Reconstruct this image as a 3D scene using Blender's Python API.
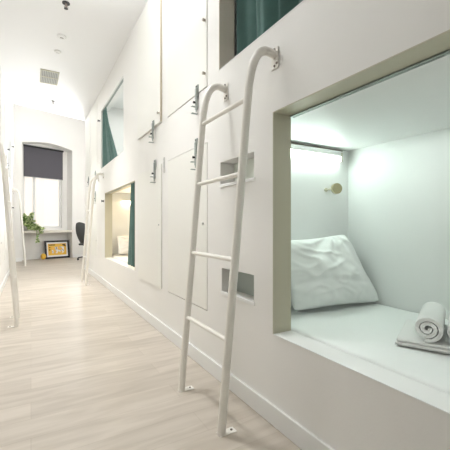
import bpy, bmesh, math, random
from mathutils import Vector, Matrix, noise
random.seed(7)
scn = bpy.context.scene
for o in list(bpy.data.objects): bpy.data.objects.remove(o)
COL = scn.collection

# ---------------------------------------------------------------- camera
cd = bpy.data.cameras.new('camera'); cam = bpy.data.objects.new('camera', cd); COL.objects.link(cam)
cd.sensor_width = 36; cd.sensor_fit = 'HORIZONTAL'; cd.lens = 36*334/450; cd.clip_start = 0.02
cam.location = (0, 0, 1.05)
cam.rotation_euler = (math.radians(90), 0, -math.radians(30.15))
scn.camera = cam
# ---------------------------------------------------------------- world, lights, exposure
w = bpy.data.worlds.new('world'); scn.world = w; w.use_nodes = True
bg = w.node_tree.nodes['Background']
bg.inputs[0].default_value = (1.0, 0.90, 0.82, 1); bg.inputs[1].default_value = 0.85
scn.view_settings.view_transform = 'Standard'; scn.view_settings.look = 'None'
scn.view_settings.exposure = 0.50; scn.view_settings.gamma = 1.0; scn.view_settings.use_curve_mapping = False

def area(name, loc, rot, sx, sy, power, col=(1, 1, 1)):
    l = bpy.data.lights.new(name, 'AREA'); l.shape = 'RECTANGLE'; l.size = sx; l.size_y = sy
    l.energy = power; l.color = col
    o = bpy.data.objects.new(name, l); COL.objects.link(o); o.location = loc
    o.rotation_euler = [math.radians(a) for a in rot]; return o
def fill_spot(x, y, power, deg=82):  # added fill spot below the corridor ceiling, no fixture there
    l = bpy.data.lights.new('fill_spot', 'SPOT'); l.spot_size = math.radians(deg); l.spot_blend = 1.0; l.shadow_soft_size = 0.12
    l.energy = power; l.color = (0.985, 0.99, 1.0)
    o = bpy.data.objects.new('fill_spot', l); COL.objects.link(o); o.location = (x, y, 3.46)
for yy, pw in ((0.9, 25), (2.4, 105), (4.85, 150), (7.1, 160)): fill_spot(0.30, yy, pw)
area('corridor_top_fill', (0.33, 5.2, 3.50), (0, 0, 0), 0.35, 5.0, 5, (0.98, 0.99, 1))  # added soft fill along the corridor, no real panel
area('near_bunk_foot_fill', (1.75, -0.35, 0.85), (-155, 0, 0), 0.5, 0.3, 1.2, (0.9, 1.0, 0.95))  # unseen fill added to lift the near bunk's ceiling
area('far_upper_bunk_fill', (1.75, 5.4, 3.27), (0, 0, 0), 0.6, 1.2, 9, (1, 1, 0.97))  # fill put in to brighten the far upper bunk lining
area('ceiling_up_fill', (0.33, 2.6, 3.12), (180, 0, 0), 0.5, 1.0, 19, (0.95, 0.975, 1))  # added fill thrown upwards to brighten the corridor ceiling
area('corridor_end_fill', (0.33, -2.4, 1.3), (-90, 0, 0), 1.2, 1.8, 5, (1, 0.98, 0.94))  # weak fill added behind the viewpoint for the near surfaces
area('alcove_side_fill', (2.9, 10.2, 2.2), (0, 90, 0), 2.6, 2.2, 8, (1, 0.98, 0.96))  # added fill from the alcove side, that wall has no window
area('alcove_top_fill', (0.8, 9.8, 4.5), (0, 0, 0), 1.8, 1.4, 4, (1, 0.99, 0.98))  # unseen overhead fill added in the alcove
area('alcove_up_fill', (1.32, 9.35, 1.5), (-138, 0, -16), 0.25, 0.9, 80, (0.95, 0.975, 1))  # fill added behind the block end, aimed up the corridor, no lamp stands there
area('near_bunk_top_fill', (1.74, 1.0, 1.635), (0, 0, 0), 0.7, 0.9, 1.5, (0.9, 1.0, 0.95))  # added fill that supplements the strip lamp in the near bunk
area('far_bunk_ceiling_lamp', (1.72, 5.1, 1.62), (0, 0, 0), 0.7, 1.5, 5, (1.0, 0.86, 0.64))

# ---------------------------------------------------------------- materials
def mat(name, col, rough=0.5, metal=0.0, bump=0.0, bscale=60, var=0.0, vscale=3, emit=None, estr=0, sheen=0, stretch=None):
    m = bpy.data.materials.new(name); m.use_nodes = True
    nt = m.node_tree; b = nt.nodes['Principled BSDF']
    b.inputs['Base Color'].default_value = (*col, 1); b.inputs['Roughness'].default_value = rough
    b.inputs['Metallic'].default_value = metal
    if sheen: b.inputs['Sheen Weight'].default_value = sheen
    tc = nt.nodes.new('ShaderNodeTexCoord'); mp = nt.nodes.new('ShaderNodeMapping')
    nt.links.new(tc.outputs['Object'], mp.inputs[0])
    if stretch: mp.inputs['Scale'].default_value = stretch
    if var > 0:
        n = nt.nodes.new('ShaderNodeTexNoise'); n.inputs['Scale'].default_value = vscale; n.inputs['Detail'].default_value = 5
        r = nt.nodes.new('ShaderNodeValToRGB'); nt.links.new(mp.outputs[0], n.inputs['Vector'])
        r.color_ramp.elements[0].position = 0.3; r.color_ramp.elements[1].position = 0.7
        r.color_ramp.elements[0].color = (*[c*(1-var) for c in col], 1); r.color_ramp.elements[1].color = (*[min(1, c*(1+var*0.5)) for c in col], 1)
        nt.links.new(n.outputs[0], r.inputs[0]); nt.links.new(r.outputs[0], b.inputs['Base Color'])
    if bump > 0:
        n2 = nt.nodes.new('ShaderNodeTexNoise'); n2.inputs['Scale'].default_value = bscale; n2.inputs['Detail'].default_value = 4
        bp = nt.nodes.new('ShaderNodeBump'); bp.inputs['Strength'].default_value = bump; bp.inputs['Distance'].default_value = 0.01
        nt.links.new(mp.outputs[0], n2.inputs['Vector'])
        nt.links.new(n2.outputs[0], bp.inputs['Height']); nt.links.new(bp.outputs[0], b.inputs['Normal'])
    if emit:
        b.inputs['Emission Color'].default_value = (*emit, 1); b.inputs['Emission Strength'].default_value = estr
    return m

M = {}
M['wall'] = mat('white wall paint', (0.86, 0.845, 0.81), 0.55, bump=0.05, bscale=90, var=0.015, vscale=2)
M['cubicle'] = mat('white laminate lining', (0.86, 0.87, 0.855), 0.45, var=0.01)
M['ceil'] = mat('white ceiling paint', (0.92, 0.92, 0.92), 0.8, bump=0.04, bscale=70)
M['edge'] = mat('cream painted edge', (0.55, 0.52, 0.40), 0.5, var=0.02)
M['door'] = mat('white locker laminate', (0.85, 0.84, 0.785), 0.4, var=0.012)
M['edgewarm'] = mat('warm beige painted edge', (0.78, 0.70, 0.60), 0.5)
M['dooredge'] = mat('beige raw board edge', (0.60, 0.52, 0.40), 0.6)
M['dark'] = mat('dark locker interior', (0.10, 0.09, 0.08), 0.8)
M['base'] = mat('white skirting paint', (0.86, 0.86, 0.84), 0.35)
M['ladder'] = mat('cream powder coated steel', (0.87, 0.84, 0.775), 0.3)
M['steel'] = mat('galvanised steel', (0.42, 0.46, 0.44), 0.35, 0.9, var=0.2, vscale=60)
M['darksteel'] = mat('dark steel', (0.05, 0.05, 0.05), 0.4, 0.8)
M['screw'] = mat('brown screw head', (0.22, 0.18, 0.15), 0.4, 0.6)
M['black'] = mat('black plastic', (0.012, 0.012, 0.014), 0.4)
M['knob'] = mat('greige plastic knob', (0.45, 0.40, 0.34), 0.4)
M['teal'] = mat('teal curtain cloth', (0.10, 0.195, 0.175), 0.9, bump=0.25, bscale=400, var=0.12, vscale=8, sheen=0.2)
M['linen'] = mat('white bed linen', (0.90, 0.92, 0.90), 0.8, bump=0.25, bscale=14, sheen=0.2)
M['linenwarm'] = mat('cream bed linen', (0.86, 0.84, 0.80), 0.8, bump=0.2, bscale=14)
M['towel'] = mat('white terry towel', (0.93, 0.93, 0.91), 0.95, bump=0.35, bscale=220, sheen=0.5)
M['teapane'] = mat('grey green panel', (0.42, 0.47, 0.43), 0.35)
M['palepane'] = mat('pale green panel', (0.78, 0.82, 0.74), 0.35)
M['disc'] = mat('khaki metal disc', (0.40, 0.36, 0.22), 0.45, 0.4)
M['blind'] = mat('charcoal roller blind cloth', (0.105, 0.10, 0.115), 0.85, bump=0.2, bscale=300)
M['white'] = mat('white plastic', (0.82, 0.82, 0.80), 0.4)
M['grille'] = mat('grey vent slats', (0.50, 0.50, 0.46), 0.5)
M['desk'] = mat('cream desk laminate', (0.76, 0.72, 0.64), 0.45)
M['frame'] = mat('black picture frame', (0.015, 0.013, 0.013), 0.4)
M['mount'] = mat('white picture mount', (0.85, 0.84, 0.82), 0.7)
M['yellow'] = mat('yellow card', (0.85, 0.50, 0.06), 0.6)
M['mesh'] = mat('grey chair mesh', (0.07, 0.075, 0.075), 0.6, bump=0.3, bscale=300)
M['leafA'] = mat('green leaf', (0.15, 0.30, 0.05), 0.45, var=0.35, vscale=12)
M['leafB'] = mat('variegated pale leaf', (0.62, 0.70, 0.34), 0.45, var=0.3, vscale=30)
M['stem'] = mat('plant stem', (0.20, 0.28, 0.08), 0.6)
M['soil'] = mat('dark soil', (0.05, 0.035, 0.02), 0.9)
M['pot'] = mat('white ceramic pot', (0.80, 0.79, 0.76), 0.3)
M['lampcool'] = mat('lit cool tube', (1, 1, 1), 0.4, emit=(0.84, 1.0, 0.93), estr=17)
M['lampwarm'] = mat('lit warm tube', (1, 0.9, 0.7), 0.4, emit=(1.0, 0.78, 0.48), estr=25)
M['grey'] = mat('light grey detail', (0.55, 0.54, 0.52), 0.5)

def floor_mat():
    m = bpy.data.materials.new('pale oak planks'); m.use_nodes = True
    nt = m.node_tree; b = nt.nodes['Principled BSDF']; N = nt.nodes.new; L = nt.links.new
    tc = N('ShaderNodeTexCoord')
    br = N('ShaderNodeTexBrick'); br.offset = 0.37
    br.inputs['Scale'].default_value = 1.0; br.inputs['Brick Width'].default_value = 1.25; br.inputs['Row Height'].default_value = 0.19
    br.inputs['Mortar Size'].default_value = 0.0012; br.inputs['Bias'].default_value = 0.0
    br.inputs['Color1'].default_value = (0.53, 0.475, 0.405, 1); br.inputs['Color2'].default_value = (0.60, 0.54, 0.465, 1)
    br.inputs['Mortar'].default_value = (0.46, 0.40, 0.33, 1)
    L(tc.outputs['Object'], br.inputs['Vector'])
    mp = N('ShaderNodeMapping'); mp.inputs['Scale'].default_value = (1.3, 9, 1)
    L(tc.outputs['Object'], mp.inputs[0])
    n = N('ShaderNodeTexNoise'); n.inputs['Scale'].default_value = 1.6; n.inputs['Detail'].default_value = 7; n.inputs['Distortion'].default_value = 0.6
    L(mp.outputs[0], n.inputs['Vector'])
    r = N('ShaderNodeValToRGB'); r.color_ramp.elements[0].position = 0.33; r.color_ramp.elements[0].color = (0.84, 0.82, 0.79, 1)
    r.color_ramp.elements[1].position = 0.62; r.color_ramp.elements[1].color = (1.05, 1.05, 1.05, 1)
    L(n.outputs[0], r.inputs[0])
    mx = N('ShaderNodeMix'); mx.data_type = 'RGBA'; mx.blend_type = 'MULTIPLY'; mx.inputs[0].default_value = 0.85
    L(br.outputs[0], mx.inputs[6]); L(r.outputs[0], mx.inputs[7]); L(mx.outputs[2], b.inputs['Base Color'])
    b.inputs['Roughness'].default_value = 0.42
    bp = N('ShaderNodeBump'); bp.inputs['Strength'].default_value = 0.12; L(n.outputs[0], bp.inputs['Height']); L(bp.outputs[0], b.inputs['Normal'])
    return m
M['floor'] = floor_mat()

def print_mat():
    m = bpy.data.materials.new('yellow printed sheet'); m.use_nodes = True
    nt = m.node_tree; b = nt.nodes['Principled BSDF']; N = nt.nodes.new; L = nt.links.new
    tc = N('ShaderNodeTexCoord')
    v = N('ShaderNodeTexNoise'); v.inputs['Scale'].default_value = 11; v.inputs['Detail'].default_value = 2
    L(tc.outputs['Object'], v.inputs['Vector'])
    r = N('ShaderNodeValToRGB'); r.color_ramp.interpolation = 'CONSTANT'
    r.color_ramp.elements[0].position = 0; r.color_ramp.elements[0].color = (0.16, 0.15, 0.14, 1)
    r.color_ramp.elements[1].position = 0.36; r.color_ramp.elements[1].color = (0.85, 0.83, 0.80, 1)
    e = r.color_ramp.elements.new(0.47); e.color = (0.45, 0.43, 0.42, 1)
    e = r.color_ramp.elements.new(0.51); e.color = (0.88, 0.52, 0.08, 1)
    L(v.outputs[0], r.inputs[0]); L(r.outputs[0], b.inputs['Base Color']); b.inputs['Roughness'].default_value = 0.5
    return m
M['print'] = print_mat()

# ---------------------------------------------------------------- mesh helpers
def new(): return bmesh.new()
def box(bm, x0, x1, y0, y1, z0, z1, bev=0.0, seg=2, mtx=None):
    x0, x1 = min(x0, x1), max(x0, x1); y0, y1 = min(y0, y1), max(y0, y1); z0, z1 = min(z0, z1), max(z0, z1)
    t = bmesh.new(); bmesh.ops.create_cube(t, size=1)
    for v in t.verts: v.co = Vector(((x0+x1)/2+v.co.x*(x1-x0), (y0+y1)/2+v.co.y*(y1-y0), (z0+z1)/2+v.co.z*(z1-z0)))
    if bev > 0: bmesh.ops.bevel(t, geom=t.edges[:], offset=bev, segments=seg, affect='EDGES', profile=0.5)
    if mtx: bmesh.ops.transform(t, matrix=mtx, verts=t.verts)
    me = bpy.data.meshes.new('tmp'); t.to_mesh(me); t.free(); bm.from_mesh(me); bpy.data.meshes.remove(me)
    return bm
def tube(bm, pts, r, seg=16, cap=True):
    pts = [Vector(p) for p in pts]; rings = []
    up = None
    for i, p in enumerate(pts):
        d = (pts[min(i+1, len(pts)-1)] - pts[max(i-1, 0)]).normalized()
        if up is None:
            up = Vector((0, 1, 0)) if abs(d.y) < 0.9 else Vector((0, 0, 1))
        a = d.cross(up).normalized(); b2 = a.cross(d).normalized(); up = b2
        rr = r[i] if isinstance(r, (list, tuple)) else r
        rings.append([bm.verts.new(p + (a*math.cos(2*math.pi*k/seg) + b2*math.sin(2*math.pi*k/seg))*rr) for k in range(seg)])
    for i in range(len(rings)-1):
        for k in range(seg):
            bm.faces.new((rings[i][k], rings[i][(k+1) % seg], rings[i+1][(k+1) % seg], rings[i+1][k]))
    if cap:
        bm.faces.new(rings[0]); bm.faces.new(rings[-1])
    bmesh.ops.recalc_face_normals(bm, faces=bm.faces[:])
    return bm
def smooth_path(pts, n=6):
    P = [Vector(p) for p in pts]; out = []
    for i in range(len(P)-1):
        p0 = P[max(i-1, 0)]; p1 = P[i]; p2 = P[i+1]; p3 = P[min(i+2, len(P)-1)]
        for k in range(n):
            t = k/n
            out.append(0.5*((2*p1)+(-p0+p2)*t+(2*p0-5*p1+4*p2-p3)*t*t+(-p0+3*p1-3*p2+p3)*t**3))
    out.append(P[-1]); return out
def sheet(bm, f, nu, nv, close_u=False):
    g = [[bm.verts.new(f(i/nu, j/nv)) for i in range(nu+1)] for j in range(nv+1)]
    for j in range(nv):
        for i in range(nu): bm.faces.new((g[j][i], g[j][i+1], g[j+1][i+1], g[j+1][i]))
    return g
def worldloc(o):
    v = Vector((0, 0, 0))
    while o: v += Vector(o.location); o = o.parent
    return v
def mk(name, bm, m, parent=None, loc=None, smooth=False, solid=0):
    """link bm (authored in world space) as one mesh; origin at loc or parent's origin"""
    pl = worldloc(parent) if parent else Vector((0, 0, 0))
    o0 = Vector(loc) if loc is not None else pl
    bmesh.ops.translate(bm, verts=bm.verts, vec=-o0)
    me = bpy.data.meshes.new(name); bm.to_mesh(me); bm.free()
    if m: me.materials.append(m)
    if smooth:
        for p in me.polygons: p.use_smooth = True
    o = bpy.data.objects.new(name, me); COL.objects.link(o)
    if parent: o.parent = parent
    o.location = o0 - pl
    if smooth and smooth != 'all':
        try: me.set_sharp_from_angle(angle=math.radians(40))
        except Exception: pass
    if solid:
        s = o.modifiers.new('thickness', 'SOLIDIFY'); s.thickness = solid; s.offset = 0
    return o
def tag(o, label, cat, group=None):
    o['label'] = label; o['category'] = cat
    if group: o['group'] = group
    return o
def thing(name, loc, label, cat, group=None):
    o = bpy.data.objects.new(name, None); COL.objects.link(o); o.location = loc; o.empty_display_size = 0.1
    return tag(o, label, cat, group)
def struct(name, bm, m, **k):
    o = mk(name, bm, m, **k); o['kind'] = 'structure'; return o
def copytree(o, parent=None):
    c = o.copy(); COL.objects.link(c); c.parent = parent
    for ch in list(o.children): copytree(ch, c)
    return c

def holed_wall(bm, x, t, ylo, yhi, zlo, zhi, holes):
    """wall slab with its face at x, thickness t (signed away from the room), with rectangular holes"""
    ys = sorted({ylo, yhi, *[h[0] for h in holes], *[h[1] for h in holes]})
    zs = sorted({zlo, zhi, *[h[2] for h in holes], *[h[3] for h in holes]})
    def hole(i, j):
        if i < 0 or j < 0 or i >= len(ys)-1 or j >= len(zs)-1: return True
        cy, cz = (ys[i]+ys[i+1])/2, (zs[j]+zs[j+1])/2
        return any(h[0] < cy < h[1] and h[2] < cz < h[3] for h in holes)
    def q(*p): bm.faces.new([bm.verts.new(v) for v in p])
    x2 = x+t
    for i in range(len(ys)-1):
        for j in range(len(zs)-1):
            if hole(i, j): continue
            a, b, c, d = ys[i], ys[i+1], zs[j], zs[j+1]
            for xx in (x, x2): q((xx, a, c), (xx, b, c), (xx, b, d), (xx, a, d))
            if hole(i-1, j): q((x, a, c), (x2, a, c), (x2, a, d), (x, a, d))
            if hole(i+1, j): q((x, b, c), (x2, b, c), (x2, b, d), (x, b, d))
            if hole(i, j-1): q((x, a, c), (x2, a, c), (x2, b, c), (x, b, c))
            if hole(i, j+1): q((x, a, d), (x2, a, d), (x2, b, d), (x, b, d))
    bmesh.ops.remove_doubles(bm, verts=bm.verts[:], dist=1e-5)
    bmesh.ops.recalc_face_normals(bm, faces=bm.faces[:])
    return bm

# ================================================================= STRUCTURE
WX = 1.108; LX = -0.41; T = 0.12; CZ = 3.52; YB = -2.6
# skewed far wall frame
A0 = Vector((LX, 11.2, 0)); ang = math.radians(20)
E = Vector((math.cos(ang), math.sin(ang), 0)); Nn = Vector((-math.sin(ang), math.cos(ang), 0))
def bay(s, off, z): return A0 + E*s + Nn*off + Vector((0, 0, z))
BX = 3.0

bm = new(); box(bm, LX-0.02, 3.2, YB, 13.2, -0.08, 0); struct('floor', bm, M['floor'])
# corridor ceiling with slightly skewed far edge
bm = new()
lo = [(LX-.3, YB), (2.45, YB), (2.45, 8.52+.46), (WX, 8.52), (LX-.3, 8.0-.1)]
v0 = [bm.verts.new((x, y, CZ)) for x, y in lo]; v1 = [bm.verts.new((x, y, CZ+0.12)) for x, y in lo]
bm.faces.new(v0); bm.faces.new(v1)
for i in range(5): bm.faces.new((v0[i], v0[(i+1) % 5], v1[(i+1) % 5], v1[i]))
bmesh.ops.recalc_face_normals(bm, faces=bm.faces[:])
struct('ceiling', bm, M['ceil'])
bm = new(); box(bm, LX-.3, 3.3, 7.6, 13.4, 4.6, 4.7); struct('ceiling_alcove', bm, M['ceil'])
bm = new(); box(bm, LX-.3, 3.3, 7.5, 7.6, CZ+.121, 4.7); struct('wall_above_ceiling', bm, M['wall'])

BED_LO = (-0.57, 1.402, 0.469, 1.648)
BED_UP = (0.0, 1.988, 2.10, 3.28)
LK = [('A', 2.165, 2.97), ('B', 3.134, 3.935), ('C', 6.84, 7.62), ('D', 7.72, 8.42)]
LZ = (0.43, 1.648); UZ = (2.06, 3.44)
BB_LO = (4.115, 6.045, 0.48, 1.60); BB_UP = (4.70, 6.40, 2.07, 3.13)
NI = [(1.576, 1.97, 1.315, 1.472), (1.576, 1.95, 0.60, 0.762)]
G = 0.005
holes = [BED_LO, BED_UP, BB_LO, BB_UP] + NI
for n_, a, b in LK:
    holes.append((a-G, b+G, LZ[0]-G, LZ[1]+G)); holes.append((a-G, b+G, UZ[0]-G, UZ[1]+G))
bm = new(); holed_wall(bm, WX, T, YB, 8.52, 0, CZ, holes); struct('wall_right', bm, M['wall'])
# end face of the built-in block
bm = new(); box(bm, WX+T, 2.45, 8.44, 8.52, 0, CZ); struct('wall_block_end', bm, M['wall'])

# left wall
LL = [('E', 6.2, 6.98), ('F', 7.12, 7.9)]
LB_LO = (8.15, 9.72, 0.48, 1.60); LB_UP = (8.15, 9.72, 2.07, 3.13)
lh = [LB_LO, LB_UP]
for n_, a, b in LL:
    lh.append((a-G, b+G, LZ[0]-G, LZ[1]+G)); lh.append((a-G, b+G, UZ[0]-G, UZ[1]+G))
bm = new(); holed_wall(bm, LX, -T, YB, 11.3, 0, 4.6, lh); struct('wall_left', bm, M['wall'])
# corridor end behind the viewpoint
bm = new(); box(bm, LX-T, WX+T, YB-.1, YB, 0, CZ); struct('wall_back', bm, M['wall'])
# alcove right side wall
bm = new(); box(bm, BX+.02, BX+.12, 8.4, 13.2, 0, 4.6); struct('wall_alcove_right', bm, M['wall'])
bm = new(); box(bm, 2.45, BX+.12, 8.44, 8.52, 0, 4.6); struct('wall_alcove_near', bm, M['wall'])

# far wall, skewed, with a deep arched window recess
def skew(bm):
    for v in bm.verts:
        p = bay(v.co.x, v.co.y, v.co.z); v.co = p
    return bm
RS0, RS1, RZ = 0.20, 1.66, 3.44; RD = 0.36
bm = new()
# front face with an arched-top notch, built as strips
n = 16
def top(s): return RZ + 0.11*math.sin(math.pi*(s-RS0)/(RS1-RS0))
def q(bm, *p): bm.faces.new([bm.verts.new(v) for v in p])
q(bm, (-.2, 0, 0), (RS0, 0, 0), (RS0, 0, 4.7), (-.2, 0, 4.7))
q(bm, (RS1, 0, 0), (3.9, 0, 0), (3.9, 0, 4.7), (RS1, 0, 4.7))
for i in range(n):
    a = RS0+(RS1-RS0)*i/n; b = RS0+(RS1-RS0)*(i+1)/n
    q(bm, (a, 0, top(a)), (b, 0, top(b)), (b, 0, 4.7), (a, 0, 4.7))
    q(bm, (a, 0, top(a)), (b, 0, top(b)), (b, RD, top(b)), (a, RD, top(a)))
q(bm, (RS0, 0, 0), (RS0, RD, 0), (RS0, RD, top(RS0)), (RS0, 0, top(RS0)))
q(bm, (RS1, 0, 0), (RS1, RD, 0), (RS1, RD, top(RS1)), (RS1, 0, top(RS1)))
# back of the recess with the window opening
W0, W1, WZ0, WZ1 = 0.36, 1.50, 0.96, 3.47
q(bm, (RS0, RD, 0), (RS1, RD, 0), (RS1, RD, WZ0), (RS0, RD, WZ0))
q(bm, (RS0, RD, WZ0), (W0, RD, WZ0), (W0, RD, 3.6), (RS0, RD, 3.6))
q(bm, (W1, RD, WZ0), (RS1, RD, WZ0), (RS1, RD, 3.6), (W1, RD, 3.6))
q(bm, (W0, RD, WZ1), (W1, RD, WZ1), (W1, RD, 3.6), (W0, RD, 3.6))
# window reveal
D2 = RD+0.14
q(bm, (W0, RD, WZ0), (W1, RD, WZ0), (W1, D2, WZ0), (W0, D2, WZ0)); q(bm, (W0, RD, WZ1), (W1, RD, WZ1), (W1, D2, WZ1), (W0, D2, WZ1))
q(bm, (W0, RD, WZ0), (W0, D2, WZ0), (W0, D2, WZ1), (W0, RD, WZ1)); q(bm, (W1, RD, WZ0), (W1, D2, WZ0), (W1, D2, WZ1), (W1, RD, WZ1))
bmesh.ops.remove_doubles(bm, verts=bm.verts[:], dist=1e-5); skew(bm)
struct('wall_far', bm, M['wall'])
# window
win = bpy.data.objects.new('window_1', None); COL.objects.link(win); win.location = bay(.93, RD+.1, WZ0); win['kind'] = 'structure'
bm = new(); f = 0.055
for a, b, c, d in ((W0, W0+f, WZ0, WZ1), (W1-f, W1, WZ0, WZ1), (W0, W1, WZ0, WZ0+f), (W0, W1, WZ1-f, WZ1), (.66, .72, WZ0, WZ1), (W0, W1, 2.60, 2.66)):
    box(bm, a, b, RD+.07, RD+.13, c, d, 0.005)
skew(bm); mk('window_frame', bm, M['white'], win)
mg = bpy.data.materials.new('window glass'); mg.use_nodes = True
pb = mg.node_tree.nodes['Principled BSDF']; pb.inputs['Base Color'].default_value = (1, .98, .96, 1); pb.inputs['Transmission Weight'].default_value = 1; pb.inputs['Roughness'].default_value = 0.02; pb.inputs['IOR'].default_value = 1.45
bm = new(); box(bm, W0+f, W1-f, RD+.096, RD+.102, WZ0+f, WZ1-f); skew(bm); mk('pane', bm, mg, win)

# baseboards
def skirting(name, x0, x1, y0, y1):
    bm = new(); box(bm, x0, x1, y0, y1, 0, 0.105, 0.004)
    struct(name, bm, M['base'])
skirting('baseboard_right', WX-0.016, WX, YB, 8.52)
skirting('baseboard_left', LX, LX+0.016, YB, 11.15)
bm = new(); box(bm, 0.02, RS0, -0.016, 0, 0, 0.105); skew(bm); struct('baseboard_far', bm, M['base'])
bm = new(); box(bm, RS1, 3.6, -0.016, 0, 0, 0.105); skew(bm); struct('baseboard_far_alcove', bm, M['base'])

# bunk cubicles (linings), cream edging boards
def cubicle(name, x0, x1, y0, y1, z0, z1, m=None, side=1):
    """open box lining; the open face is at x0"""
    bm = new(); t = 0.02
    box(bm, x1, x1+side*t, y0, y1, z0, z1)
    box(bm, x0, x1+side*t, y0-t, y0, z0, z1); box(bm, x0, x1+side*t, y1, y1+t, z0, z1)
    box(bm, x0, x1+side*t, y0-t, y1+t, z0-t, z0); box(bm, x0, x1+side*t, y0-t, y1+t, z1, z1+t)
    return struct(name, bm, m or M['cubicle'])
XI = WX+T+.001; XB = 2.2
cubicle('wall_bunk_near_lower', XI, XB, -0.75, 1.82, 0.28, 1.642)
cubicle('wall_bunk_near_upper', XI, XB, -0.3, 2.09, 1.93, 3.36)
cubicle('wall_bunk_far_lower', XI, XB, 4.06, 6.28, 0.28, 1.64)
cubicle('wall_bunk_far_upper', XI, XB, 4.5, 6.62, 1.90, 3.30)
XL = LX-T-.001
cubicle('wall_bunk_left_lower', XL, -1.5, 8.1, 10.1, 0.28, 1.64, side=-1)
cubicle('wall_bunk_left_upper', XL, -1.5, 8.1, 10.1, 1.90, 3.30, side=-1)

def edging(name, h, x=WX, t=T, s=1, m=None):
    """thin cream boards that line an opening"""
    y0, y1, z0, z1 = h; bm = new(); e = 0.006
    xa, xb = x-s*0.002, x+s*t
    box(bm, xa, xb, y0, y1, z1-e, z1, 0.001)
    box(bm, xa, xb, y0, y0+e, z0, z1, 0.001); box(bm, xa, xb, y1-e, y1, z0, z1, 0.001)
    o = struct(name, bm, m or M['edge'])
    bm = new(); box(bm, xa, xb, y0, y1, z0, z0+e, 0.001); mk('sill', bm, M['base'], o)
    return o
edging('trim_1', BED_LO); edging('trim_2', BED_UP, m=M['edgewarm']); edging('trim_3', BB_LO); edging('trim_4', BB_UP, m=M['base'])
edging('trim_5', LB_LO, LX, T, -1, M['base']); edging('trim_6', LB_UP, LX, T, -1, M['base'])
# small wall niches
for i, h in enumerate(NI):
    bm = new(); box(bm, WX+T-.012, WX+T+.004, h[0], h[1], h[2], h[3]); struct('wall_niche_%s' % ('upper' if i == 0 else 'lower'), bm, M['palepane' if i == 0 else 'teapane'])
    bm = new(); box(bm, WX-.006, WX+.006, h[0]-.012, h[1]+.004, h[2]-.012, h[2]+.008, 0.002); struct('trim_%d' % (7+i), bm, M['base'])

# ================================================================= LOCKERS
def latch(parent, x, y, zt, zb, s=1):
    """hasp and staple: s=+1 sticks out to -x"""
    L = bpy.data.objects.new('latch', None); COL.objects.link(L); L.parent = parent
    L.location = Vector((x, y, (zt+zb)/2)) - worldloc(parent)
    d = -s; h = zt-zb
    bm = new(); box(bm, x, x+d*.009, y-.020, y+.020, zt-.42*h, zt, 0.001); mk('hasp_plate', bm, M['steel'], L)
    bm = new(); box(bm, x+d*.004, x+d*.018, y-.013, y+.013, zb+.18*h, zt-.12*h, 0.002)
    tube(bm, [(x+d*.012, y, zt-.2*h), (x+d*.012, y, zb+.1*h)], 0.005, 8); mk('bolt', bm, M['steel'], L, smooth=True)
    for zz in (zb+.27*h, zb+.04*h):
        bm = new(); tube(bm, [(x, y+.008, zz), (x+d*.05, y+.008, zz), (x+d*.05, y-.008, zz), (x, y-.008, zz)], 0.0035, 8)
        mk('staple', bm, M['steel'], L, smooth=True)
    bm = new(); tube(bm, [(x+d*.01, y+.004, zb+.42*h), (x+d*.034, y+.004, zb+.42*h)], [0.006, 0.010], 10); mk('knob', bm, M['darksteel'], L, smooth=True)
    for zz in (zt-.05*h, zt-.3*h):
        bm = new(); tube(bm, [(x+d*.008, y, zz), (x+d*.012, y, zz)], 0.006, 8); mk('screw', bm, M['darksteel'], L)

def locker(x, y0, y1, z0, z1, out, label, s=1, upper=False, knob=None, keyz=None, ly=None, lz=None, group='wall lockers'):
    d = -s   # towards the room
    t = thing('locker', (x, (y0+y1)/2, z0), label, 'locker', group)
    bm = new(); xi = x+s*(T+.0); dep = x+s*.55
    w_ = 0.012
    a, b, c, e = y0-.003, y1+.003, z0-.003, z1+.003
    box(bm, x+s*.03, dep, a, a+w_, c, e); box(bm, x+s*.03, dep, b-w_, b, c, e)
    box(bm, x+s*.03, dep, a, b, c, c+w_); box(bm, x+s*.03, dep, a, b, e-w_, e); box(bm, dep-s*w_, dep, a, b, c, e)
    mk('body', bm, M['dark'], t)
    bm = new(); box(bm, x+d*out, x+s*.018, y0, y1, z0, z1, 0.0015); dr = mk('door', bm, M['door'], t)
    if out > 0.01:
        bm = new(); box(bm, x+d*(out-.002), x+s*.0, y0-.0025, y0, z0+.002, z1-.002); mk('edge_band', bm, M['dooredge'], dr)
    if keyz:
        bm = new(); tube(bm, [(x+d*out, y0+.06, keyz), (x+d*(out+.006), y0+.06, keyz)], 0.009, 12)
        tube(bm, [(x+d*(out+.005), y0+.06, keyz), (x+d*(out+.010), y0+.06, keyz)], 0.0055, 10); mk('keyhole', bm, M['grey'], dr, smooth=True)
    if knob:
        for kz in knob:
            bm = new(); tube(bm, [(x+d*out, y0+.025, kz), (x+d*(out+.022), y0+.025, kz)], [0.008, 0.012], 12); mk('knob', bm, M['knob'], dr, smooth=True)
    if ly is not None: latch(t, x+d*(out if not upper else out), ly, lz[0], lz[1], s)
    return t
CU = {'A': 'the near tall ladder', 'B': 'the far bunk opening with the teal curtain'}
locker(WX, 2.165, 2.97, *LZ, 0.002, 'lower white locker door just behind the near ladder, with a steel latch on top', keyz=1.06, ly=2.335, lz=(1.715, 1.465))
locker(WX, 2.165, 2.97, *UZ, 0.004, 'upper white locker door beside the upper bunk with dark green curtain', upper=True, knob=[2.16, 2.55], ly=2.32, lz=(2.12, 1.89))
locker(WX, 3.134, 3.935, *LZ, 0.010, 'lower white locker door next to the warmly lit far bunk', keyz=1.05, ly=3.31, lz=(1.715, 1.475))
locker(WX, 3.134, 3.935, *UZ, 0.020, 'upper white locker door standing slightly proud, second from the near upper bunk', upper=True, knob=[2.15], ly=3.33, lz=(2.12, 1.885))
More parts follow.
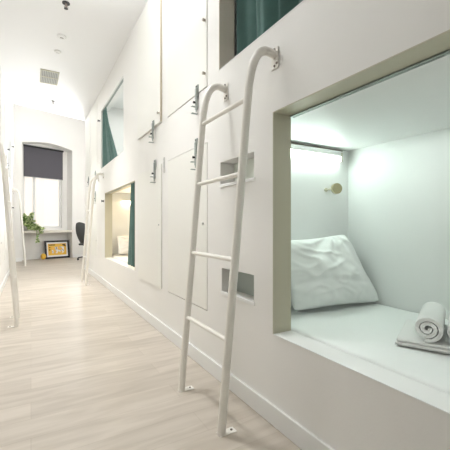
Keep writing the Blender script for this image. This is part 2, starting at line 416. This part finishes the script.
locker(WX, 6.84, 7.62, *LZ, 0.004, 'lower pale locker door beyond the far bunk, behind the distant white ladder', keyz=.75, ly=6.98, lz=(1.715, 1.47))
locker(WX, 6.84, 7.62, *UZ, 0.004, 'upper pale locker door beyond the tied-back teal curtain', upper=True, ly=6.98, lz=(2.12, 1.89))
locker(WX, 7.72, 8.42, *LZ, 0.004, 'last lower locker door on the right before the office chair', ly=7.88, lz=(1.715, 1.47))
locker(WX, 7.72, 8.42, *UZ, 0.004, 'last upper locker door on the right before the alcove', upper=True, ly=7.88, lz=(2.12, 1.89))
locker(LX, 6.2, 6.98, *LZ, 0.004, 'lower pale locker door at the left picture edge behind the left ladder', s=-1, ly=6.85, lz=(1.715, 1.47), keyz=.77)
locker(LX, 6.2, 6.98, *UZ, 0.004, 'upper pale locker door at the left picture edge', s=-1, upper=True, ly=6.85, lz=(2.12, 1.89))
locker(LX, 7.12, 7.9, *LZ, 0.004, 'second lower locker door on the left wall, beyond the left ladder', s=-1, ly=7.5, lz=(1.715, 1.47))
locker(LX, 7.12, 7.9, *UZ, 0.004, 'second upper locker door on the left wall', s=-1, upper=True, ly=7.5, lz=(2.36, 2.10))
# small hinge plate beside lower locker B
bm = new(); box(bm, WX-.004, WX, 3.05, 3.085, 1.55, 1.70, 0.001)
for zz in (1.57, 1.61, 1.65, 1.68): tube(bm, [(WX-.004, 3.068, zz), (WX-.009, 3.068, zz)], 0.006, 8)
tag(mk('hinge_plate', bm, M['grey'], loc=(WX, 3.068, 1.62)), 'small drilled metal plate on the wall between the two lower locker doors', 'hinge')

# black coat knobs beside bunk openings
def hook(x, y, z, label, s=1):
    t = thing('coat_knob', (x, y, z), label, 'knob', 'black knobs beside the bunks'); d = -s
    bm = new(); tube(bm, [(x, y, z), (x+d*.006, y, z)], 0.020, 14); mk('base', bm, M['black'], t, smooth=True)
    bm = new(); tube(bm, [(x+d*.006, y, z), (x+d*.03, y, z), (x+d*.04, y, z)], [0.009, 0.012, 0.024], 14); mk('stem', bm, M['black'], t, smooth=True)
hook(WX, 6.15, 1.47, 'black knob left of the lower far bunk opening on the right wall')
hook(WX, 6.52, 2.98, 'black knob left of the upper far bunk with the teal curtain')
hook(LX, 9.85, 3.0, 'small black knob high on the left wall near the blind', -1)
hook(LX, 7.95, 2.56, 'larger black knob high on the left wall at the picture edge', -1)
hook(LX, 9.85, 1.48, 'small black knob on the left wall above the plant level', -1)

# ================================================================= LADDERS
def ladder(ya, yb, label, s=1, wall=WX, skewy=-0.08, rungs=(0.465, 0.878, 1.29, 1.70), n_=1):
    """ya near stile, yb far stile; s=+1 leans on the right wall"""
    def X(dx): return wall - s*(dx+.003)
    t = thing('ladder', (X(0.28), (ya+yb)/2, 0), label, 'ladder', 'tubular bunk ladders')
    def P(y): 
        return [(X(.278), y, 0.0), (X(.262), y+skewy*.1, 0.25), (X(.209), y+skewy*.45, 1.0), (X(.163), y+skewy*.75, 1.66), (X(.150), y+skewy*.83, 1.79),
                (X(.132), y+skewy*.88, 1.868), (X(.100), y+skewy*.93, 1.925), (X(.062), y+skewy*.97, 1.945), (X(.028), y+skewy, 1.942), (X(0.004), y+skewy, 1.937)]
    for y in (ya, yb):
        bm = new(); tube(bm, smooth_path(P(y), 5), 0.0215, 20); mk('stile', bm, M['ladder'], t, smooth=True)
        yk = y+skewy
        # wall plate, canted
        bm = new(); box(bm, X(0.004), X(0), yk-.028, yk+.028, 1.865, 1.975, 0.0015)
        wp = mk('wall_plate', bm, M['ladder'], t)
        for dz, dy in ((1.880, .0), (1.968, .0), (1.89, -.018)):
            bm = new(); tube(bm, [(X(.004), yk+dy, dz), (X(.009), yk+dy, dz)], 0.0055, 10)
            mk('screw', bm, M['screw'], wp)
        # foot plate
        bm = new(); box(bm, X(.295), X(.20), y-.022, y+.022, 0.0, 0.004, 0.001)
        fp = mk('foot_plate', bm, M['ladder'], t)
        bm = new(); tube(bm, [(X(.220), y, .004), (X(.220), y, .008)], 0.006, 10); mk('screw', bm, M['screw'], fp)
    def at(z, y):
        pts = smooth_path(P(y), 12)
        return min(pts, key=lambda p: abs(p.z-z) if p.z < 1.9 else 9)
    for z in rungs:
        a = at(z, ya); b = at(z, yb); bm = new(); tube(bm, [a, b], 0.0125, 14); mk('rung', bm, M['ladder'], t, smooth=True)
    return t
ladder(1.459, 1.972, 'large cream tubular steel ladder in front of the near bunks, closest on the right')
ladder(6.25, 6.75, 'distant white ladder on the right beyond the warmly lit bunk, by the office chair')
ladder(4.083, 4.50, 'pale tubular ladder on the left wall whose foot stands on the floor at left', s=-1, wall=LX, skewy=0)
ladder(9.9, 10.4, 'faint far ladder on the left wall beside the trailing plant', s=-1, wall=LX, skewy=0)

# ================================================================= BEDDING
def mattress(y0, y1, z1, label, m, x0=WX+T+.012, x1=XB-.006, z0=.285):
    bm = new(); box(bm, x0, x1, y0, y1, z0, z1, 0.025, 4)
    bmesh.ops.subdivide_edges(bm, edges=[e for e in bm.edges if e.calc_length() > .5], cuts=30, use_grid_fill=True)
    for v in bm.verts:
        if v.co.z > z1-.03: v.co.z += 0.004*noise.noise(v.co*3.1)
    o = mk('mattress', bm, m, loc=((x0+x1)/2, (y0+y1)/2, z0), smooth='all')
    return tag(o, label, 'mattress', 'bunk mattresses')
mattress(-.74, 1.81, .478, 'white sheeted mattress in the near lower bunk under the rolled towels', M['linen'])
mattress(4.07, 6.27, .50, 'cream lit mattress in the far lower bunk behind the teal curtain', M['linenwarm'])
mattress(-.29, 2.08, 2.085, 'mattress in the near upper bunk behind the dark green curtain', M['linen'], z0=1.935)
mattress(4.51, 6.61, 2.055, 'mattress in the far upper bunk behind the tied teal curtain', M['linen'], z0=1.905)

def pillow(BL, BR, TR, TL, thick, label, seed=0, m=None, wr=0.012):
    BL, BR, TR, TL = map(Vector, (BL, BR, TR, TL))
    nrm = (BR-BL).cross(TL-BL).normalized()
    bm = new(); n = 56
    def pos(u, v, side):
        # pinch the sides between the corners
        a = 2*u-1; b = 2*v-1
        pu = 0.5+0.5*a*(1-0.05*(1-b*b)); pv = 0.5+0.5*b*(1-0.07*(1-a*a))
        cr = (abs(a)*abs(b))**6*.06
        pu = .5+(pu-.5)*(1-cr); pv = .5+(pv-.5)*(1-cr)
        p = BL*(1-pu)*(1-pv)+BR*pu*(1-pv)+TR*pu*pv+TL*(1-pu)*pv
        h = ((1-abs(a)**2.6)*(1-abs(b)**2.6)); h = max(h, 0)**0.55
        q_ = Vector((u*3.2+seed, v*3.0, side*2.0))
        wv = noise.noise(q_*1.3)*1.0 + 0.6*noise.noise(Vector((u*7+v*5+seed, v*3-u*2, side)))
        # radiating folds out of the top corner
        fold = math.sin(9*math.atan2(v-1.05, u-.75)+seed)*math.exp(-2.5*((v-1)**2+(u-.7)**2))
        crease = -math.exp(-((v-.33-.05*math.sin(5*u))/.035)**2)*.9 if side > 0 else 0
        rid = (1-abs(noise.noise(Vector((u*4.2+v*2.5+seed, v*5-u*1.5, side+4)))))**6
        off = side*(thick/2*h + wr*h*(wv*2.0+fold*1.8+crease*1.3+rid*1.6))
        return p+nrm*off
    for side in (1, -1): sheet(bm, lambda u, v: pos(u, v, side), n, n)
    bmesh.ops.remove_doubles(bm, verts=bm.verts[:], dist=1e-4); bmesh.ops.recalc_face_normals(bm, faces=bm.faces[:])
    o = mk('pillow', bm, m or M['linen'], loc=(BL+BR)/2, smooth='all')
    return tag(o, label, 'pillow', 'pillows')
pillow((1.42, 1.60, .50), (2.205, 1.525, .487), (2.06, 1.73, .99), (1.38, 1.73, .95), 0.18, 'crumpled white pillow propped against the end wall of the near bunk', 3)
pillow((1.32, 6.02, .53), (1.95, 6.0, .53), (1.95, 6.19, .86), (1.32, 6.19, .86), 0.15, 'cream pillow at the head of the warmly lit far bunk', 9, M['linenwarm'])

# towels
def folded_towel(x0, x1, y0, y1, z0, label):
    bm = new(); h = .034
    # three soft folded layers
    for k in range(2):
        box(bm, x0+.004*k, x1-.003*k, y0, y1-.006*k, z0+k*h/2, z0+(k+1)*h/2-.0006, .0095, 4)
    o = mk('folded_towel', bm, M['towel'], loc=(0, 0, z0), smooth='all'); o.location = (*tw(0, 0), z0); o.rotation_euler.z = TA; return tag(o, label, 'towel', None)
TZ = .4825
TA = math.radians(25)
def tw(lx, ly): return (1.49+lx*math.cos(TA)-ly*math.sin(TA), .965+lx*math.sin(TA)+ly*math.cos(TA))
ft = folded_towel(0, .40, -.44, 0, TZ, 'folded white towel lying flat on the mattress under the two rolls')
def rolled_towel(cx0, cx1, cy, z0, R, label, seed=0):
    """spiral rolled terry towel, axis along x, flattened slightly"""
    bm = new(); turns = 2.4; th = R/(turns+.35); N_ = 130
    c = Vector((0, cy, z0+.0625))
    prof = []
    for side in (0, 1):
        ring = []
        for i in range(N_+1):
            t = i/N_; a = t*turns*2*math.pi + 2.4
            r = R*0.10 + R*0.77*t
            rr = r + (th*.36 if side == 0 else -th*.36)*(1 if t > .02 else .5)
            rr *= 1+.035*math.sin(3*a+seed)*(1-t)
            sq = .93 + .0*t
            ring.append((rr*math.cos(a), rr*math.sin(a)*sq - .1*(R-r)*0))
        prof.append(ring)
    loop = prof[0] + prof[1][::-1]
    xs = [cx0, cx0+.006, cx0+.014, cx0+.1, cx0+.2, (cx0+cx1)/2+.06, cx1-.01, cx1]
    rings = []
    for k, x in enumerate(xs):
        ring = []
        cen_r = 1.0
        for j, (py, pz) in enumerate(loop):
            i = j if j <= N_ else 2*N_+1-j
            t = i/N_
            bulge = -(1-t)*.010 if k < 3 else 0
            wob = .003*noise.noise(Vector((i*.11, x*3, seed)))
            sh = 0.985 if k == 0 else 1.0
            ring.append(bm.verts.new((x+bulge*0+wob, c.y+py*sh, c.z+pz*sh)))
        rings.append(ring)
    m_ = len(loop)
    for k in range(len(xs)-1):
        for j in range(m_):
            bm.faces.new((rings[k][j], rings[k][(j+1) % m_], rings[k+1][(j+1) % m_], rings[k+1][j]))
    for ring in (rings[0], rings[-1]):
        for i in range(N_):
            bm.faces.new((ring[i], ring[i+1], ring[m_-2-i], ring[m_-1-i]))
    bmesh.ops.recalc_face_normals(bm, faces=bm.faces[:])
    o = mk('rolled_towel', bm, M['towel'], loc=(0, 0, z0), smooth=True); o.location = (*tw(0, 0), z0); o.rotation_euler.z = TA
    return tag(o, label, 'towel', 'rolled towels')
rolled_towel(.004, .39, -.133, TZ+.0345, .067, 'rolled white towel showing its spiral end, left of the pair on the bed', 0)
rolled_towel(.0, .39, -.255, TZ+.0345, .063, 'rolled white towel cut by the right picture edge', 4)

# ================================================================= BUNK FITTINGS
def bunk_lamp(x0, x1, y, z, m, label, power, col):
    t = thing('bunk_lamp', ((x0+x1)/2, y, z), label, 'lamp', 'bunk strip lamps')
    bm = new(); box(bm, x0, x1, y-.035, y, z-.012, z+.028, .003); mk('housing', bm, M['white'], t)
    bm = new(); box(bm, x0+.005, x1-.005, y-.033, y-.006, z-.050, z-.0125, .008); mk('diffuser', bm, m, t)
    bm = new(); box(bm, x1, x1+.015, y-.034, y, z-.052, z+.02, .003); mk('end_cap', bm, M['edge'], t)
    return t
bunk_lamp(1.40, 2.08, 1.819, 1.592, M['lampcool'], 'lit cool white strip lamp on the end wall of the near bunk', 4, (1, 1, 1))
bunk_lamp(1.45, 2.0, 6.279, 1.50, M['lampwarm'], 'lit warm strip lamp on the end wall of the far lower bunk', 4, (1, 1, 1))
# dark rail above the lamp
bm = new(); box(bm, 1.35, 2.12, 1.806, 1.8195, 1.628, 1.635); tag(mk('rail', bm, M['screw'], loc=(1.7, 1.81, 1.645)), 'thin dark rail along the top of the near bunk end wall above the lamp', 'rail')
t = thing('wall_disc', (2.0, 1.82, 1.325), 'round khaki disc on a short arm on the near bunk end wall below the lamp', 'reading light')
bm = new(); tube(bm, [(1.945, 1.82, 1.318), (1.945, 1.812, 1.318)], .014, 16); mk('mount', bm, M['edge'], t, smooth=True)
bm = new(); tube(bm, [(1.945, 1.812, 1.318), (1.96, 1.775, 1.322), (1.995, 1.762, 1.325)], .006, 10); mk('arm', bm, M['edge'], t, smooth=True)
bm = new(); tube(bm, [(1.998, 1.768, 1.325), (1.990, 1.746, 1.325)], .040, 28)
mk('disc', bm, M['disc'], t, smooth=True)

def rail(y0, y1, z, x, label, m='dark'):
    bm = new(); box(bm, x, x+.008, y0, y1, z-.007, z, .001); box(bm, x+.018, x+.026, y0, y1, z-.007, z, .001); box(bm, x, x+.026, y0, y1, z-.0035, z)
    tag(mk('curtain_rail', bm, M['steel'], loc=(x, (y0+y1)/2, z)), label, 'curtain rail', 'curtain rails')
rail(-.55, 1.39, 1.6415, WX+T-.012, 'slim metal curtain rail inside the top of the near lower bunk opening')
rail(4.125, 6.035, 1.6035-.010, WX+.022, 'slim curtain rail above the lower far bunk opening')
rail(-.2, 2.0, 3.35, WX+T+.012, 'curtain rail holding the dark green curtain of the near upper bunk')
rail(4.71, 6.39, 3.1235, WX+.018, 'curtain rail holding the teal curtain of the far upper bunk')

def curtain(name, label, top_y, bot_y, zt, zb, x, folds, amp, seed=0, zbot=None, ampb=None):
    bm = new(); nu, nv = 150, 40
    def f(u, v):
        k = v**1.15
        y = top_y[0]*(1-k)+bot_y[0]*k + (top_y[1]*(1-k)+bot_y[1]*k - (top_y[0]*(1-k)+bot_y[0]*k))*u
        a_ = amp*(1-v)+(ampb if ampb is not None else amp)*v
        ph = folds*2*math.pi*u + .8*math.sin(5*u+seed) + .35*math.sin(3*v+seed)
        xx = x + a_*math.sin(ph) + .3*a_*math.sin(2.3*ph+seed)
        yy = y + .25*a_*math.cos(ph*1.0)
        return Vector((xx, yy, zt + ((zb if zbot is None else zbot(u)) - zt)*v))
    sheet(bm, f, nu, nv)
    o = mk(name, bm, M['teal'], loc=(x, sum(bot_y)/2, zt), smooth='all', solid=0.003); return tag(o, label, 'curtain', 'teal bunk curtains')
curtain('curtain', 'dark green curtain with deep folds in the near upper bunk at the top', (2.05, 1.37), (2.06, 1.37), 3.33, 2.125, WX+T+.055, 3.6, .048, 1)
curtain('curtain', 'narrow teal curtain gathered at the near side of the lower far bunk', (4.42, 4.13), (4.64, 4.14), 1.592, .515, WX+.035, 4, .014, 2)
curtain('curtain', 'teal curtain hanging gathered from the top corner of the far upper bunk', (6.385, 6.08), (6.38, 5.2), 3.105, 2.085, WX+.03, 5, .012, 5, ampb=.020)

# ================================================================= CEILING FITTINGS
def sprinkler(x, y, s, label):
    t = thing('sprinkler', (x, y, CZ), label, 'sprinkler', 'ceiling sprinklers')
    bm = new(); tube(bm, [(x, y, CZ), (x, y, CZ-.008)], .040*s, 20); mk('rosette', bm, M['darksteel'], t, smooth=True)
    bm = new(); tube(bm, [(x, y, CZ-.008), (x, y, CZ-.045)], .011*s, 10)
    for d in (-1, 1): tube(bm, [(x+d*.010*s, y, CZ-.03), (x+d*.02*s, y, CZ-.045), (x, y, CZ-.062)], .003, 8)
    mk('nozzle', bm, M['screw'], t, smooth=True)
    bm = new(); tube(bm, [(x, y, CZ-.062), (x, y, CZ-.065)], .022*s, 14); mk('deflector', bm, M['darksteel'], t)
sprinkler(.337, 4.10, 1.0, 'dark sprinkler head at the top edge of the picture')
sprinkler(.379, 7.47, .8, 'small dark sprinkler head beyond the ceiling vent')
def detector(x, y, r, label, dash):
    t = thing('ceiling_sensor', (x, y, CZ), label, 'sensor', 'white ceiling sensors')
    bm = new(); tube(bm, [(x, y, CZ), (x, y, CZ-.012), (x, y, CZ-.024)], [r, r, r*.75], 28); mk('housing', bm, M['white'], t, smooth=True)
    bm = new(); box(bm, x-.02, x+.02, y-.012, y+.004, CZ-.027, CZ-.024, .001); mk('indicator', bm, M['screw' if dash else 'grey'], t)
detector(.348, 4.85, .055, 'round white ceiling sensor with a dark dash, nearer of the two', True)
detector(.328, 5.30, .045, 'round white ceiling sensor nearer the vent, plain', False)
vt = thing('ceiling_vent', (.265, 6.3, CZ), 'grey slatted square air vent in the ceiling', 'vent')
bm = new(); y0, y1, x0, x1 = 6.02, 6.58, .13, .40
for a, b, c, d in ((x0, x1, y0, y0+.025), (x0, x1, y1-.025, y1), (x0, x0+.012, y0, y1), (x1-.012, x1, y0, y1), (x0, x1, 6.285, 6.31)): box(bm, a, b, c, d, CZ-.012, CZ, .001)
mk('frame', bm, M['edge'], vt)
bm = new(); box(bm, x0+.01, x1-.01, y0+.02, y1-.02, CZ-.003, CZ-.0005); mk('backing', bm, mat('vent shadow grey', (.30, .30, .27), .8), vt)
bm = new()
for k in range(10):
    xx = x0+.022+k*.025
    box(bm, xx-.005, xx+.005, y0+.02, y1-.02, CZ-.011, CZ-.003)
mk('slats', bm, M['grille'], vt)

# ================================================================= ALCOVE
# roller blind
rb = thing('roller_blind', bay(.94, RD-.03, 3.42), 'charcoal roller blind half lowered over the far window', 'blind')
bm = new(); tube(bm, [bay(W0-.005, RD-.035, 3.435), bay(W1+.02, RD-.035, 3.435)], .028, 16); mk('roller', bm, M['black'], rb, smooth=True)
bm = new(); box(bm, W0, W1+.01, RD-.022, RD-.018, 2.51, 3.44); skew(bm); mk('cloth', bm, M['blind'], rb)
bm = new(); box(bm, W0, W1+.01, RD-.026, RD-.014, 2.495, 2.515, .002); skew(bm); mk('bottom_bar', bm, M['grey'], rb)
bm = new(); box(bm, W0-.02, W1+.03, RD-.06, RD-.003, 3.465, 3.485, .002); skew(bm); mk('bracket_strip', bm, M['white'], rb)
# desk shelf
bm = new(); box(bm, RS0+.003, RS1-.003, -.06, RD-.002, .815, .885, .004); skew(bm)
tag(mk('shelf', bm, M['desk'], loc=bay(.93, .1, .815)), 'cream desk-height shelf below the far window holding the plant', 'shelf')
# picture
pf = thing('picture_frame', bay(1.34, .26, 0), 'black framed yellow print leaning on the floor under the window shelf', 'picture')
def lean(bm, s0=.945, s1=1.715, h=.565):
    # local: x along, z up, y thickness; lean back
    a = math.radians(8)
    for v in bm.verts:
        x, y, z = v.co; yy = y*math.cos(a)+z*math.sin(a); zz = z*math.cos(a)-y*math.sin(a)
        v.co = bay(x, .10+yy, zz+.004) + Vector((0, 0, 0))
    return bm
s0, s1, hh, fw = .88, 1.635, .565, .055
bm = new()
for a, b, c, d in ((s0, s1, 0, fw), (s0, s1, hh-fw, hh), (s0, s0+fw, fw, hh-fw), (s1-fw, s1, fw, hh-fw)): box(bm, a, b, 0, .025, c, d, .002)
lean(bm); mk('frame', bm, M['frame'], pf)
bm = new(); box(bm, s0+.03, s1-.03, .014, .020, .03, hh-.03); lean(bm); mk('mount', bm, M['mount'], pf)
p0, p1, q0, q1 = s0+.10, s1-.10, .105, hh-.10
bm = new(); box(bm, p0, p1, .012, .0138, q0, q1); lean(bm); pr = mk('print', bm, M['yellow'], pf)
bm = new(); box(bm, p0+.11, p1-.07, .0105, .0118, q0+.06, q1-.10); lean(bm); mk('drawing', bm, M['print'], pr)
bm = new()
xx = p0+.03
for wd in (.03, .022, .03, .018, .03, .025): box(bm, xx, xx+wd, .0102, .0117, q1-.055, q1-.025); xx += wd+.006
for dx, dz, r_ in ((p1-.06, q1-.05, .03), (p1-.10, q1-.045, .02), (p0+.05, q1-.12, .018), (p0+.045, q1-.19, .02), (p1-.03, q1-.08, .018)):
    tube(bm, [(dx, .0102, dz), (dx, .0117, dz)], r_, 12)
lean(bm); mk('lettering', bm, M['frame'], pr)
# yellow object
bm = new(); bmesh.ops.create_uvsphere(bm, u_segments=20, v_segments=12, radius=.075)
for v in bm.verts: v.co.z *= 1.25
c_ = bay(.80, .05, .094)
bmesh.ops.translate(bm, verts=bm.verts, vec=c_)
for v in bm.verts:
    v.co.z = max(v.co.z, .0)
o = tag(mk('paper_lantern', bm, M['yellow'], loc=bay(.80, .05, 0), smooth='all'), 'small yellow rounded ornament on the floor left of the framed print', 'ornament')

# trailing plant
pc = bay(.36, .12, .8855)
pl = thing('potted_plant', pc, 'trailing variegated plant in a white pot spilling over the left end of the shelf', 'plant')
bm = new()
prof = [(.0, .0), (.055, .0), (.075, .06), (.082, .13), (.076, .13), (.070, .115), (.0, .115)]
rings = []
for r, z in prof: rings.append([bm.verts.new((pc.x+r*math.cos(2*math.pi*k/24), pc.y+r*math.sin(2*math.pi*k/24), pc.z+z)) for k in range(24)])
for i in range(len(rings)-1):
    for k in range(24):
        try: bm.faces.new((rings[i][k], rings[i][(k+1) % 24], rings[i+1][(k+1) % 24], rings[i+1][k]))
        except Exception: pass
bmesh.ops.remove_doubles(bm, verts=bm.verts[:], dist=1e-5); bmesh.ops.recalc_face_normals(bm, faces=bm.faces[:])
mk('pot', bm, M['pot'], pl, smooth=True)
def leaf(bm, p, d, nrm, ln, wd):
    d = d.normalized(); s = d.cross(nrm).normalized(); nrm = s.cross(d).normalized()
    shp = [(0, 0), (.18, .42), (.45, .5), (.75, .3), (1, 0)]
    mid = [bm.verts.new(p+d*ln*a - nrm*ln*.18*a*a) for a, b in shp]
    L_ = [bm.verts.new(p+d*ln*a + s*wd*b + nrm*wd*.15 - nrm*ln*.18*a*a) for a, b in shp[1:-1]]
    R_ = [bm.verts.new(p+d*ln*a - s*wd*b + nrm*wd*.15 - nrm*ln*.18*a*a) for a, b in shp[1:-1]]
    for S in (L_, R_):
        bm.faces.new((mid[0], mid[1], S[0])); bm.faces.new((mid[1], mid[2], S[1], S[0])); bm.faces.new((mid[2], mid[3], S[2], S[1])); bm.faces.new((mid[3], mid[4], S[2]))
bmA, bmB, bmS = new(), new(), new()
rr = random.Random(5)
top_c = pc+Vector((0, 0, .13))
strands = []
for k in range(22):
    # short bushy stems
    a = rr.uniform(0, 2*math.pi); r1 = rr.uniform(.08, .22)
    end = top_c+Vector((math.cos(a)*r1, math.sin(a)*r1*.6-.06, rr.uniform(.05, .42)))
    strands.append([top_c, (top_c+end)/2+Vector((0, 0, .06)), end])
for k in range(13):
    s = rr.uniform(-.05, .33); drop = rr.uniform(.1, .32) if s > .22 else rr.uniform(.15, .46)
    st = top_c
    out = top_c + E*s*.5 - Nn*.14 + Vector((0, 0, .06))
    lowp = top_c + E*s - Nn*rr.uniform(.2, .28) + Vector((0, 0, .02-drop*.4)); end = top_c + E*(s+rr.uniform(-.02, .06)) - Nn*rr.uniform(.22, .28) + Vector((0, 0, -.02-drop))
    strands.append([st, out, lowp, end])
for S in strands:
    pth = smooth_path(S, 6)
    for p in pth:
        ls = (p-A0).dot(E); lo_ = (p-A0).dot(Nn)
        if ls < .29: p += E*(.29-ls)
        if lo_ > .20: p -= Nn*(lo_-.20)
        if lo_ > -.14 and p.z < .95: p.z = .95+.02*rr.random()
    tube(bmS, pth, .003, 6)
    for i in range(2, len(pth)):
        for _ in range(2):
            d = Vector((rr.uniform(-1, 1), rr.uniform(-1, .3), rr.uniform(-.9, .4)))
            leaf(bmA if rr.random() < .5 else bmB, pth[i], d, Vector((rr.uniform(-.4, .4), -.6, 1)), rr.uniform(.05, .085), rr.uniform(.045, .06))
mk('stems', bmS, M['stem'], pl)
o = mk('leaves', bmA, M['leafA'], pl); o['kind'] = 'stuff'
o = mk('pale_leaves', bmB, M['leafB'], pl); o['kind'] = 'stuff'

ROTC = math.radians(40)
# office chair in the alcove, back turned to the corridor
CXc, CYc = 1.54, 10.8
ch = thing('office_chair', (CXc, CYc, 0), 'grey mesh-backed office chair with black base in the alcove at the corridor end', 'chair'); ch.rotation_euler.z = ROTC
bm = new()
def backf(u, v):
    # v up, u across (y)
    a = 2*u-1; z = .52+.60*v; wd = .22*(1-.25*v**3)
    return Vector((CXc-.20-.22*v-.05*math.sin(v*3)+.06*a*a, CYc+a*wd, z-.05*v*a*a))
sheet(bm, backf, 14, 18); bk = mk('backrest', bm, M['mesh'], ch, smooth='all', solid=.014)
bm = new()
edge = [backf(0, i/12) for i in range(13)]+[backf(i/8, 1) for i in range(1, 9)]+[backf(1, 1-i/12) for i in range(1, 13)]+[backf(1-i/8, 0) for i in range(1, 8)]
edge.append(edge[0]); tube(bm, edge, .013, 8); mk('back_frame', bm, M['black'], ch, smooth=True)
bm = new(); box(bm, CXc-.22, CXc+.24, CYc-.24, CYc+.24, .44, .50, .028, 4); mk('seat', bm, M['black'], ch, smooth='all')
bm = new(); tube(bm, [(CXc-.05, CYc, .43), (CXc-.26, CYc, .45), (CXc-.27, CYc, .62)], .018, 10); mk('back_bracket', bm, M['black'], ch, smooth=True)
bm = new(); tube(bm, [(CXc, CYc, .08), (CXc, CYc, .25), (CXc, CYc, .251), (CXc, CYc, .44)], [.028, .028, .018, .018], 14); mk('gas_post', bm, M['darksteel'], ch, smooth=True)
for s_ in (-1, 1):
    bm = new(); tube(bm, smooth_path([(CXc-.05, CYc+s_*.23, .46), (CXc-.05, CYc+s_*.29, .50), (CXc-.05, CYc+s_*.29, .66)], 5), .012, 8)
    box(bm, CXc-.15, CXc+.12, CYc+s_*.29-.03, CYc+s_*.29+.03, .66, .685, .01); mk('armrest', bm, M['black'], ch, smooth=True)
for k in range(5):
    a = 2*math.pi*k/5+math.radians(205)
    ex, ey = CXc+.33*math.cos(a), CYc+.33*math.sin(a)
    bm = new(); tube(bm, [(CXc, CYc, .115), (ex, ey, .075)], [.026, .016], 10); lg = mk('leg', bm, M['black'], ch, smooth=True)
    bm = new(); p = Vector((-math.sin(a), math.cos(a), 0))*.022; c = Vector((ex, ey, .030))
    tube(bm, [c-p, c+p], .030, 16); tube(bm, [(ex, ey, .05), (ex, ey, .078)], .008, 8); mk('caster', bm, M['black'], lg, smooth=True)
